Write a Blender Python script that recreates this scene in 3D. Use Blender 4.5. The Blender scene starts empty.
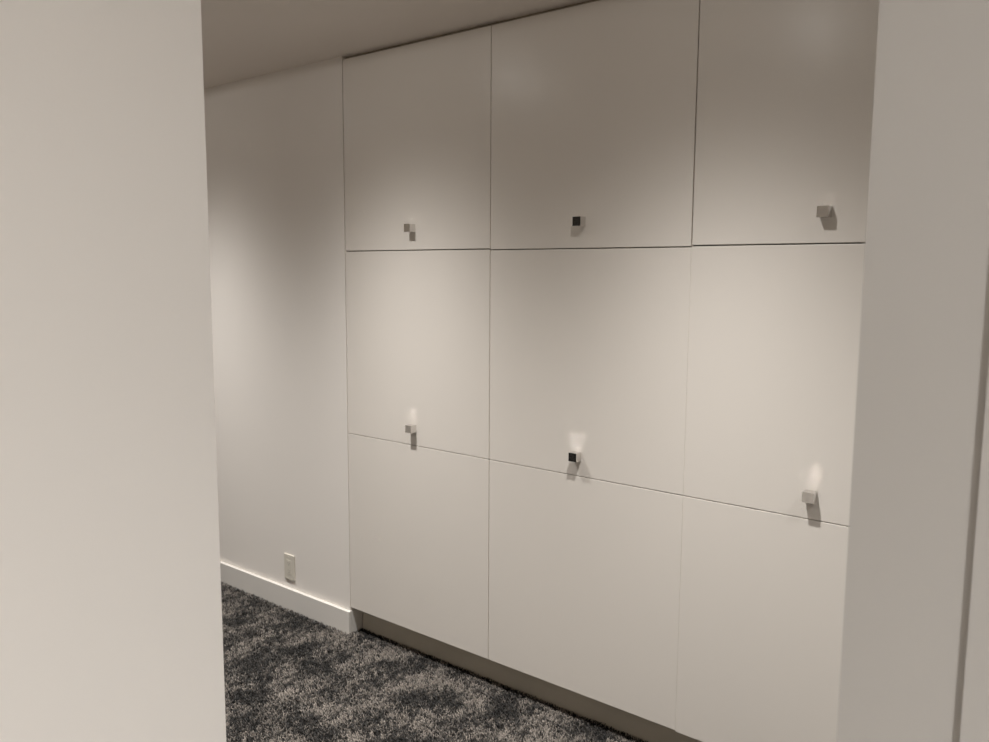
import bpy, bmesh, math, random
import numpy as np
from mathutils import Vector, Matrix

random.seed(7)
SC = bpy.context.scene
COL = SC.collection

# ---------------------------------------------------------------- camera
CAM = (2.65527, -2.31932, 1.55492)
YAW, PIT, ROL, FPX = -0.675616, 0.11888, 0.005873, 830.0
cd = bpy.data.cameras.new('camera')
co = bpy.data.objects.new('camera', cd)
COL.objects.link(co)
cy, sy = math.cos(YAW), math.sin(YAW)
fw = Vector((sy, cy, 0)); rt = Vector((cy, -sy, 0)); up = Vector((0, 0, 1))
f2 = fw * math.cos(PIT) - up * math.sin(PIT)
u2 = up * math.cos(PIT) + fw * math.sin(PIT)
r3 = rt * math.cos(ROL) + u2 * math.sin(ROL)
u3 = u2 * math.cos(ROL) - rt * math.sin(ROL)
m = Matrix((r3, u3, -f2)).transposed().to_4x4()
m.translation = Vector(CAM)
co.matrix_world = m
cd.sensor_fit = 'HORIZONTAL'
cd.sensor_width = 36.0
cd.lens = 36.0 * FPX / 989.0
cd.clip_start = 0.02
cd.dof.use_dof = True
cd.dof.focus_distance = 3.0
cd.dof.aperture_fstop = 15.0
SC.camera = co

# ---------------------------------------------------------------- world, exposure
w = bpy.data.worlds.new('world'); SC.world = w; w.use_nodes = True
w.node_tree.nodes['Background'].inputs[0].default_value = (0.9, 0.95, 1, 1)
w.node_tree.nodes['Background'].inputs[1].default_value = 0.0
SC.view_settings.view_transform = 'Standard'
SC.view_settings.look = 'None'
SC.view_settings.gamma = 1.0
SC.view_settings.use_curve_mapping = False
SC.view_settings.exposure = 1.0
try:
    SC.cycles.caustics_reflective = True
    SC.cycles.blur_glossy = 0.0
    SC.cycles.sample_clamp_indirect = 0.0
    SC.cycles.max_bounces = 12
    SC.cycles.diffuse_bounces = 8
except Exception:
    pass

# ---------------------------------------------------------------- layout constants
DW = 0.77333                      # width of a cabinet column
ZB, Z2, Z3, ZT, ZC = 0.100, 0.8709, 1.6355, 2.400, 2.414
ZF = -0.030                       # subfloor
YN = -1.75                        # room face of the near wall
LAMPS = [(-0.96, -0.66), (0.39, -0.65), (1.67, -0.65), (2.95, -0.65)]
LAMP_W = 130.0
LAMP_POW = 8.2                   # beam: intensity falls as cos(angle)^n
LAMP_SPILL = 0.005
LAMP_COL = (1.0, 0.975, 0.94)
HALL_COL = (1.0, 0.985, 0.965)
HALL = [(4.2, -2.4)]
HALL_W = 209.0
HALL_POW, HALL_SPILL = 1.5, 0.01

# ---------------------------------------------------------------- helpers
def principled(name, col, rough=0.5, metal=0.0, spec=0.5, bump=None, var=None, coat=0.0):
    mt = bpy.data.materials.new(name); mt.use_nodes = True
    nt = mt.node_tree; p = nt.nodes['Principled BSDF']
    p.inputs['Base Color'].default_value = (*col, 1)
    p.inputs['Roughness'].default_value = rough
    p.inputs['Metallic'].default_value = metal
    p.inputs['Specular IOR Level'].default_value = spec
    tc = nt.nodes.new('ShaderNodeTexCoord')
    if bump:
        sc, st, dist = bump
        n = nt.nodes.new('ShaderNodeTexNoise'); n.inputs['Scale'].default_value = sc
        n.inputs['Detail'].default_value = 4
        b = nt.nodes.new('ShaderNodeBump'); b.inputs['Strength'].default_value = st
        b.inputs['Distance'].default_value = dist
        nt.links.new(tc.outputs['Object'], n.inputs['Vector'])
        nt.links.new(n.outputs['Fac'], b.inputs['Height'])
        nt.links.new(b.outputs['Normal'], p.inputs['Normal'])
    if var:
        n = nt.nodes.new('ShaderNodeTexNoise'); n.inputs['Scale'].default_value = var[0]
        r = nt.nodes.new('ShaderNodeMapRange')
        r.inputs['To Min'].default_value = rough - var[1]; r.inputs['To Max'].default_value = rough + var[1]
        nt.links.new(tc.outputs['Object'], n.inputs['Vector'])
        nt.links.new(n.outputs['Fac'], r.inputs['Value'])
        nt.links.new(r.outputs['Result'], p.inputs['Roughness'])
    return mt

M_door = principled('satin_cabinet_paint', (0.78, 0.735, 0.68), 0.34, spec=0.42, bump=(6, 0.05, 0.002), var=(3, 0.03))
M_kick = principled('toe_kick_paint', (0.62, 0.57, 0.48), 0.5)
M_body = principled('cabinet_carcass', (0.42, 0.37, 0.31), 0.7)
M_wall = principled('wall_paint', (0.83, 0.79, 0.745), 0.75, spec=0.25, bump=(350, 0.12, 0.0006))
M_ceil = principled('ceiling_paint', (0.86, 0.80, 0.74), 0.9, spec=0.2, bump=(300, 0.1, 0.0006))
M_trim = principled('trim_paint', (0.76, 0.73, 0.69), 0.35, spec=0.5, bump=(40, 0.03, 0.0005))
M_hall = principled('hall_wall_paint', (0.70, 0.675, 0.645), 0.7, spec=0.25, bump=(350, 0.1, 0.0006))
M_bounce = principled('hall_floor_bounce', (0.36, 0.345, 0.325), 0.5, bump=(20, 0.05, 0.001))  # light grey for the unseen hall floor, picked for its bounce light
M_hall2 = principled('hall_wall_paint_darker', (0.52, 0.50, 0.475), 0.7, spec=0.25, bump=(350, 0.1, 0.0006))  # darker copy of the hall wall paint, for the right side
M_chrome = principled('polished_chrome', (0.72, 0.70, 0.68), 0.14, metal=1.0)
M_plate = principled('outlet_plastic', (0.70, 0.66, 0.58), 0.35, spec=0.5)
M_slot = principled('outlet_slot_dark', (0.16, 0.145, 0.12), 0.6)
M_dark = principled('dark_door_stain', (0.012, 0.011, 0.010), 0.5, bump=(30, 0.1, 0.001))
M_under = principled('carpet_backing', (0.02, 0.018, 0.016), 0.95)
M_baffle = principled('lamp_baffle', (0.7, 0.7, 0.68), 0.4)
M_lens = bpy.data.materials.new('lamp_lens'); M_lens.use_nodes = True
_p = M_lens.node_tree.nodes['Principled BSDF']
_p.inputs['Base Color'].default_value = (0.9, 0.88, 0.82, 1)
_p.inputs['Emission Color'].default_value = (1, 0.9, 0.76, 1)
_p.inputs['Emission Strength'].default_value = 6.0

def add_box(bm, a, b, bevel=0.0, seg=2):
    x0, y0, z0 = a; x1, y1, z1 = b
    vs = [bm.verts.new(p) for p in ((x0,y0,z0),(x1,y0,z0),(x1,y1,z0),(x0,y1,z0),(x0,y0,z1),(x1,y0,z1),(x1,y1,z1),(x0,y1,z1))]
    fs = [bm.faces.new([vs[i] for i in q]) for q in ((0,3,2,1),(4,5,6,7),(0,1,5,4),(1,2,6,5),(2,3,7,6),(3,0,4,7))]
    if bevel > 0:
        es = list({e for f in fs for e in f.edges})
        bmesh.ops.bevel(bm, geom=es, offset=bevel, segments=seg, profile=0.5, affect='EDGES')

def add_ring(bm, cx, cy_, z0, z1, ri, ro, n=48):
    prof = [(ri, z1), (ro, z1), (ro, z0 + (z1 - z0) * 0.4), ((ri + ro) / 2, z0), (ri, z0 + (z1 - z0) * 0.3)]
    rings = []
    for k in range(n):
        a = 2 * math.pi * k / n
        rings.append([bm.verts.new((cx + r * math.cos(a), cy_ + r * math.sin(a), z)) for r, z in prof])
    for k in range(n):
        A, B = rings[k], rings[(k + 1) % n]
        for j in range(len(prof)):
            j2 = (j + 1) % len(prof)
            bm.faces.new((A[j], A[j2], B[j2], B[j]))

def obj(name, bm, mat, parent=None, loc=(0, 0, 0), smooth=False):
    bmesh.ops.recalc_face_normals(bm, faces=bm.faces)
    me = bpy.data.meshes.new(name); bm.to_mesh(me); bm.free()
    me.materials.append(mat)
    if smooth:
        for p in me.polygons: p.use_smooth = True
    o = bpy.data.objects.new(name, me); COL.objects.link(o)
    o.location = loc
    if parent: o.parent = parent
    return o

def box(name, a, b, mat, parent=None, bevel=0.0):
    bm = bmesh.new(); add_box(bm, a, b, bevel)
    return obj(name, bm, mat, parent)

def struct(o, label):
    o['kind'] = 'structure'; o['label'] = label
    return o

def thing(name, loc, label, cat, group=None):
    o = bpy.data.objects.new(name, None); COL.objects.link(o)
    o.location = loc; o['label'] = label; o['category'] = cat
    o.empty_display_size = 0.05
    if group: o['group'] = group
    return o

# ---------------------------------------------------------------- the setting
XL, XR, YB = -2.6, 5.2, 0.62
struct(box('floor', (XL - .1, -4.3, ZF - .1), (XR + .1, 0.75, ZF), M_under), 'dark floor under the shaggy carpet')
struct(box('ceiling', (XL - .1, -4.3, ZC), (XR + .1, 0.75, ZC + .12), M_ceil), 'plain matte ceiling')
struct(box('wall_far', (XL, 0, ZF), (-0.003, 0.12, ZC), M_wall), 'pale plain wall left of the cabinets')
struct(box('wall_far_right', (3 * DW + 0.003, 0, ZF), (XR, 0.12, ZC), M_wall), 'pale plain wall right of the cabinets')
struct(box('wall_left', (XL - .1, YN - .12, ZF), (XL, 0.12, ZC), M_wall), 'pale end wall of the room')
struct(box('wall_right', (XR, -4.3, ZF), (XR + .1, 0.12, ZC), M_wall), 'pale right end wall')
# near wall with a dark doorway in it; its right end and the hall wall flank the photographer
bm = bmesh.new()
DX0, DX1, DZ = -0.42, 0.44, 2.06
add_box(bm, (XL, YN - .12, ZF), (DX0, YN, ZC))
add_box(bm, (DX1, YN - .12, ZF), (1.62, YN, ZC))
add_box(bm, (DX0, YN - .12, DZ), (DX1, YN, ZC))
struct(obj('wall_near', bm, M_wall), 'pale wall facing the cabinets, with a door in it')
struct(box('door_1', (DX0 + .004, YN - .09, ZF + .012), (DX1 - .004, YN - .045, DZ - .004), M_dark, bevel=.002), 'dark closed door facing the cabinets')
E0 = 1.7615
struct(box('wall_near_left', (1.62, -4.2, ZF), (E0, YN + .0, ZC), M_hall, bevel=0.0015), 'smooth pale wall end close at the left edge of the view')
OX = 2.5036
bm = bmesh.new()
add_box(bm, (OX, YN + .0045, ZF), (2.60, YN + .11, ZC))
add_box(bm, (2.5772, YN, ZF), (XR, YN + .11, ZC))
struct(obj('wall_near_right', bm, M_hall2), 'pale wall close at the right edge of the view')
struct(box('wall_near_added_header', (E0 - .05, YN + .002, 2.06), (OX + .05, YN + .11, ZC), M_hall), 'unseen header over the opening, added to keep hall light out of the room')  # unseen header, added to keep hall light off the cabinets
# flat casing round the right side of the opening
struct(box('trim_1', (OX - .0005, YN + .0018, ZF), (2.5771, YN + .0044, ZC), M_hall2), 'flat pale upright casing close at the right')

struct(box('floor_hall_bounce', (E0, -4.2, ZF), (XR, YN - .0, ZF + .012), M_bounce), 'unseen light hall floor, added to bounce light in the hall')  # out of view; added to bounce fill light onto the hall walls
# baseboards
def baseboard(name, a, b, label):
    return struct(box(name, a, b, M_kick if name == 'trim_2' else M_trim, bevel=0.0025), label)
bm = bmesh.new()
add_box(bm, (XL, -0.016, ZF), (0.0055, -0.0002, 0.084), 0.0022)
baseb = struct(obj('baseboard_far', bm, M_trim), 'flat white baseboard under the outlet')
box('end_return', (-0.0025, -0.0004, ZF), (0.0055, 0.062, 0.0835), M_trim, baseb)
baseboard('baseboard_left', (XL, YN, ZF), (XL + .014, -0.017, 0.084), 'flat white baseboard on the end wall')
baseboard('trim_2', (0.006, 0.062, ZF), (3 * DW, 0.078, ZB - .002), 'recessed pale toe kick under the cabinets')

# ---------------------------------------------------------------- cabinets
D_T = 0.019
def knob_parts(parent, cx, cz):
    """square chrome bar knob: rose against the door, slightly waisted neck, square front block"""
    s = 0.0155
    bm = bmesh.new()
    add_box(bm, (cx - s, -0.0310, cz - 0.0148), (cx + s, -0.0002, cz + 0.0148), 0.00025, 1)
    k = obj('knob', bm, M_chrome, parent)
    k['label'] = 'square polished chrome knob'
    return k

rows = [(ZB, Z2, 'base'), (Z2, Z3, 'middle'), (Z3, ZT, 'upper')]
cols = ['left', 'centre', 'right']
labels = {
 ('upper', 0): 'upper left cabinet door with chrome knob, under the ceiling beside the plain wall',
 ('upper', 1): 'upper middle cabinet door whose knob looks black, under the ceiling',
 ('upper', 2): 'upper right cabinet door with grey knob, partly hidden by the near wall',
 ('middle', 0): 'left cabinet door at mid height with grey chrome knob, beside the plain wall',
 ('middle', 1): 'centre cabinet door at mid height with black-looking knob near its lower edge',
 ('middle', 2): 'right cabinet door at mid height with light chrome knob and bright glint above it',
 ('base', 0): 'lowest left cabinet panel without knob, next to the baseboard end',
 ('base', 1): 'lowest centre cabinet panel without knob, above the toe kick',
 ('base', 2): 'lowest right cabinet panel without knob, cut off by the bottom of the picture',
}
names = {'upper': 'upper_cabinet', 'middle': 'middle_cabinet', 'base': 'base_cabinet'}
for (z0, z1, rn) in rows:
    for c in range(3):
        x0, x1 = c * DW, (c + 1) * DW
        t = thing(names[rn], (x0 + DW / 2, 0, z0), labels[(rn, c)], 'cabinet', 'flush white built-in cabinets along the far wall')
        ox, oz = x0 + DW / 2, z0
        # reveal gaps, in metres
        gl = {0: 0.0022, 1: 0.0015, 2: 0.0018}[c]
        gr = {0: 0.0015, 1: 0.0018, 2: 0.0022}[c]
        if rn != 'upper':
            if c == 1: gr = 0.00012
            if c == 2: gl = 0.00012
        if c == 0: gl = {'upper': 0.0035, 'middle': 0.0025, 'base': 0.0012}[rn]
        gb = {'upper': 0.0022, 'middle': 0.0011, 'base': 0.0}[rn]
        gt = {'upper': 0.0, 'middle': 0.0018, 'base': 0.0011}[rn]
        if rn == 'upper' and c == 1: gb = -0.0012      # this door hangs a little low
        if rn == 'middle' and c == 1: gt = 0.0048
        if rn == 'base' and c == 2: gb = -0.004
        a = (x0 + gl - ox, 0.0, z0 + gb - oz); b = (x1 - gr - ox, D_T, z1 - gt - oz)
        d = box('door', a, b, M_door, t, bevel=0.0012)
        if rn != 'base':
            kz = (1.7195 if rn == 'upper' else 0.9400) - oz
            knob_parts(d, 0.0 + (0.002 if c == 0 else (-0.003 if c == 1 else 0)), kz)
        zt = z1 if rn != 'upper' else ZC - 0.0005
        box('carcass', (x0 + .0005 - ox, D_T + .0015, z0 + .0005 - oz), (x1 - .0005 - ox, 0.58, zt - .0005 - oz), M_body, t)

# ---------------------------------------------------------------- outlet
ocx, ocz = -0.4165, 0.1850
t = thing('wall_outlet', (ocx, -0.001, ocz), 'small pale wall outlet with rectangular cover plate above the baseboard', 'outlet')
bm = bmesh.new(); add_box(bm, (-0.037, -0.0055, -0.0600), (0.037, 0.0008, 0.0600), 0.0022, 3)
obj('cover_plate', bm, M_plate, t)
bm = bmesh.new(); add_box(bm, (-0.0168, -0.0064, -0.0335), (0.0168, -0.0050, 0.0335), 0.0004)
ins = obj('receptacle', bm, M_plate, t)
for sgn in (-1, 1):
    for dx, h in ((-0.0062, 0.0042), (0.0062, 0.0034)):
        bm = bmesh.new(); add_box(bm, (dx - .0008, -0.0066, sgn * .018 - h + .002), (dx + .0008, -0.0060, sgn * .018 + h + .002))
        obj('slot', bm, M_slot, ins)
    bm = bmesh.new()
    bmesh.ops.create_cone(bm, cap_ends=True, segments=16, radius1=.0022, radius2=.0022, depth=.0006,
                          matrix=Matrix.Translation((0, -0.0065, sgn * .018 - .0072)) @ Matrix.Rotation(math.pi / 2, 4, 'X'))
    obj('ground_hole', bm, M_slot, ins)
    bm = bmesh.new()
    bmesh.ops.create_cone(bm, cap_ends=True, segments=20, radius1=.0034, radius2=.0028, depth=.0012,
                          matrix=Matrix.Translation((0, -0.0058, sgn * .0475)) @ Matrix.Rotation(math.pi / 2, 4, 'X'))
    obj('screw', bm, M_plate, t)

# ---------------------------------------------------------------- ceiling lights
def ceiling_light(x, y, label, power, group, beam, spill, tone):
    t = thing('ceiling_light', (x, y, ZC), label, 'ceiling light', group)
    bm = bmesh.new(); add_ring(bm, 0, 0, -0.003, 0.0, 0.030, 0.038)
    obj('trim_ring', bm, M_baffle, t, smooth=False)
    bm = bmesh.new()
    bmesh.ops.create_cone(bm, cap_ends=True, segments=40, radius1=.0305, radius2=.0305, depth=.0014,
                          matrix=Matrix.Translation((0, 0, -0.0012)))
    obj('lens', bm, M_lens, t)
    ld = bpy.data.lights.new('lamp', 'SPOT')
    ld.energy = power; ld.color = tone; ld.shadow_soft_size = 0.028
    ld.spot_size = math.radians(180); ld.spot_blend = 0.0
    ld.use_nodes = True
    nt = ld.node_tree; em = nt.nodes['Emission']
    tc = nt.nodes.new('ShaderNodeTexCoord'); sx = nt.nodes.new('ShaderNodeSeparateXYZ')
    nt.links.new(tc.outputs['Normal'], sx.inputs[0])
    ab = nt.nodes.new('ShaderNodeMath'); ab.operation = 'ABSOLUTE'
    pw = nt.nodes.new('ShaderNodeMath'); pw.operation = 'POWER'; pw.inputs[1].default_value = beam
    ad = nt.nodes.new('ShaderNodeMath'); ad.operation = 'ADD'; ad.inputs[1].default_value = spill
    nt.links.new(sx.outputs['Z'], ab.inputs[0]); nt.links.new(ab.outputs[0], pw.inputs[0])
    nt.links.new(pw.outputs[0], ad.inputs[0]); nt.links.new(ad.outputs[0], em.inputs['Strength'])
    lo = bpy.data.objects.new('lamp', ld); COL.objects.link(lo)
    lo.parent = t; lo.location = (0, 0, -0.028)
    return t
for i, (x, y) in enumerate(LAMPS):
    ceiling_light(x, y, ['round ceiling downlight above the outlet wall', 'round ceiling downlight before the left cabinets',
                         'round ceiling downlight before the right cabinets', 'round ceiling downlight beyond the right cabinets'][i],
                  LAMP_W * (0.93 if i == 0 else 1.0), 'downlights in a row before the cabinets', LAMP_POW, LAMP_SPILL, LAMP_COL)
for x, y in HALL:
    ceiling_light(x, y, 'round ceiling downlight in the hall behind the viewpoint', HALL_W, None, HALL_POW, HALL_SPILL, HALL_COL)

# ---------------------------------------------------------------- carpet
def carpet_material():
    mt = bpy.data.materials.new('shag_carpet'); mt.use_nodes = True
    nt = mt.node_tree; p = nt.nodes['Principled BSDF']
    p.inputs['Roughness'].default_value = 0.85
    p.inputs['Specular IOR Level'].default_value = 0.15
    p.inputs['Sheen Weight'].default_value = 0.15
    geo = nt.nodes.new('ShaderNodeNewGeometry')
    n1 = nt.nodes.new('ShaderNodeTexNoise'); n1.inputs['Scale'].default_value = 5.2
    n1.inputs['Detail'].default_value = 5.0; n1.inputs['Roughness'].default_value = 0.6
    nt.links.new(geo.outputs['Position'], n1.inputs['Vector'])
    n2 = nt.nodes.new('ShaderNodeTexWhiteNoise'); n2.noise_dimensions = '3D'
    sn = nt.nodes.new('ShaderNodeVectorMath'); sn.operation = 'SNAP'
    sn.inputs[1].default_value = (0.008, 0.008, 1.0)
    nt.links.new(geo.outputs['Position'], sn.inputs[0]); nt.links.new(sn.outputs[0], n2.inputs['Vector'])
    at = nt.nodes.new('ShaderNodeAttribute'); at.attribute_name = 'tint'
    a = nt.nodes.new('ShaderNodeMapRange'); a.inputs['From Min'].default_value = 0.38; a.inputs['From Max'].default_value = 0.63
    a.inputs['To Min'].default_value = -0.26; a.inputs['To Max'].default_value = 0.55
    nt.links.new(n1.outputs['Fac'], a.inputs['Value'])
    b = nt.nodes.new('ShaderNodeMath'); b.operation = 'MULTIPLY_ADD'; b.inputs[1].default_value = 0.85
    nt.links.new(at.outputs['Fac'], b.inputs[0]); nt.links.new(a.outputs['Result'], b.inputs[2])
    r = nt.nodes.new('ShaderNodeValToRGB')
    e = r.color_ramp.elements
    e[0].position = 0.12; e[0].color = (0.008, 0.007, 0.006, 1)
    e[1].position = 1.0; e[1].color = (0.34, 0.30, 0.262, 1)
    k = e.new(0.52); k.color = (0.050, 0.044, 0.039, 1)
    nt.links.new(b.outputs[0], r.inputs['Fac'])
    nt.links.new(r.outputs['Color'], p.inputs['Base Color'])
    return mt

TILE, PITCH = 0.30, 0.0112
rng = np.random.default_rng(3)
n = int(TILE / PITCH)
V, F, T = [], [], []
vi = 0
for i in range(n):
    for j in range(n):
        bx_ = (i + 0.5 + rng.uniform(-.45, .45)) * TILE / n
        by_ = (j + 0.5 + rng.uniform(-.45, .45)) * TILE / n
        tint = rng.random()
        a0 = rng.uniform(0, 2 * math.pi); lean = rng.uniform(0.001, 0.009)
        for s in range(4):
            a = a0 + s * 1.57 + rng.uniform(-.5, .5)
            L = rng.uniform(0.013, 0.0235)
            ln = lean + rng.uniform(0.001, 0.004)
            wdt = rng.uniform(0.0016, 0.0028)
            ph = rng.uniform(0, 6.28); cr = rng.uniform(.0004, .0016)
            base = np.array([bx_ + math.cos(a) * .001, by_ + math.sin(a) * .001, 0.0])
            st = vi
            for q in range(5):
                tt = q / 4
                px = base[0] + math.cos(a) * ln * tt ** 1.6 + cr * math.sin(ph + tt * 6)
                py = base[1] + math.sin(a) * ln * tt ** 1.6 + cr * math.cos(ph + tt * 6)
                pz = L * tt * (1 - .15 * tt)
                ww = wdt * (1.0 if q < 4 else 0.35)
                for kk in range(3):
                    an = kk * 2.094 + tt * 3 + ph
                    V.append((px + ww * math.cos(an), py + ww * math.sin(an), pz)); T.append(min(1, max(0, tint + rng.uniform(-.15, .15))))
                vi += 3
            for q in range(4):
                for kk in range(3):
                    k2 = (kk + 1) % 3; b0 = st + q * 3
                    F.append((b0 + kk, b0 + k2, b0 + 3 + k2, b0 + 3 + kk))
            F.append((st + 12, st + 13, st + 14))
me = bpy.data.meshes.new('carpet'); me.from_pydata(V, [], F); me.update()
at = me.attributes.new('tint', 'FLOAT', 'POINT'); at.data.foreach_set('value', np.array(T, dtype=np.float32))
me.polygons.foreach_set('use_smooth', np.ones(len(F), dtype=bool))
MC = carpet_material(); me.materials.append(MC)
carpet = bpy.data.objects.new('carpet', me); COL.objects.link(carpet)
carpet['kind'] = 'stuff'
carpet['label'] = 'shaggy mottled charcoal and grey carpet covering the room floor'
carpet['category'] = 'carpet'
X0, X1, Y0, Y1 = -1.5, 3.0, YN, 0.060
NX, NY = int(round((X1 - X0) / TILE)), 6
ZP = ZF + 0.0015
ng = bpy.data.node_groups.new('carpet_tiles', 'GeometryNodeTree')
ng.interface.new_socket('Geometry', in_out='INPUT', socket_type='NodeSocketGeometry')
ng.interface.new_socket('Geometry', in_out='OUTPUT', socket_type='NodeSocketGeometry')
gi = ng.nodes.new('NodeGroupInput'); go = ng.nodes.new('NodeGroupOutput')
grid = ng.nodes.new('GeometryNodeMeshGrid')
grid.inputs['Size X'].default_value = (NX - 1) * TILE; grid.inputs['Size Y'].default_value = (NY - 1) * TILE
grid.inputs['Vertices X'].default_value = NX; grid.inputs['Vertices Y'].default_value = NY
iop = ng.nodes.new('GeometryNodeInstanceOnPoints')
sp = ng.nodes.new('GeometryNodeSetPosition')
ng.links.new(grid.outputs['Mesh'], sp.inputs['Geometry'])
sp.inputs['Offset'].default_value = ((NX - 1) * TILE / 2, (NY - 1) * TILE / 2, 0)
ng.links.new(sp.outputs['Geometry'], iop.inputs['Points'])
ng.links.new(gi.outputs['Geometry'], iop.inputs['Instance'])
ng.links.new(iop.outputs['Instances'], go.inputs['Geometry'])
md = carpet.modifiers.new('tiles', 'NODES'); md.node_group = ng
carpet.location = (X0, Y1 - NY * TILE, ZP)
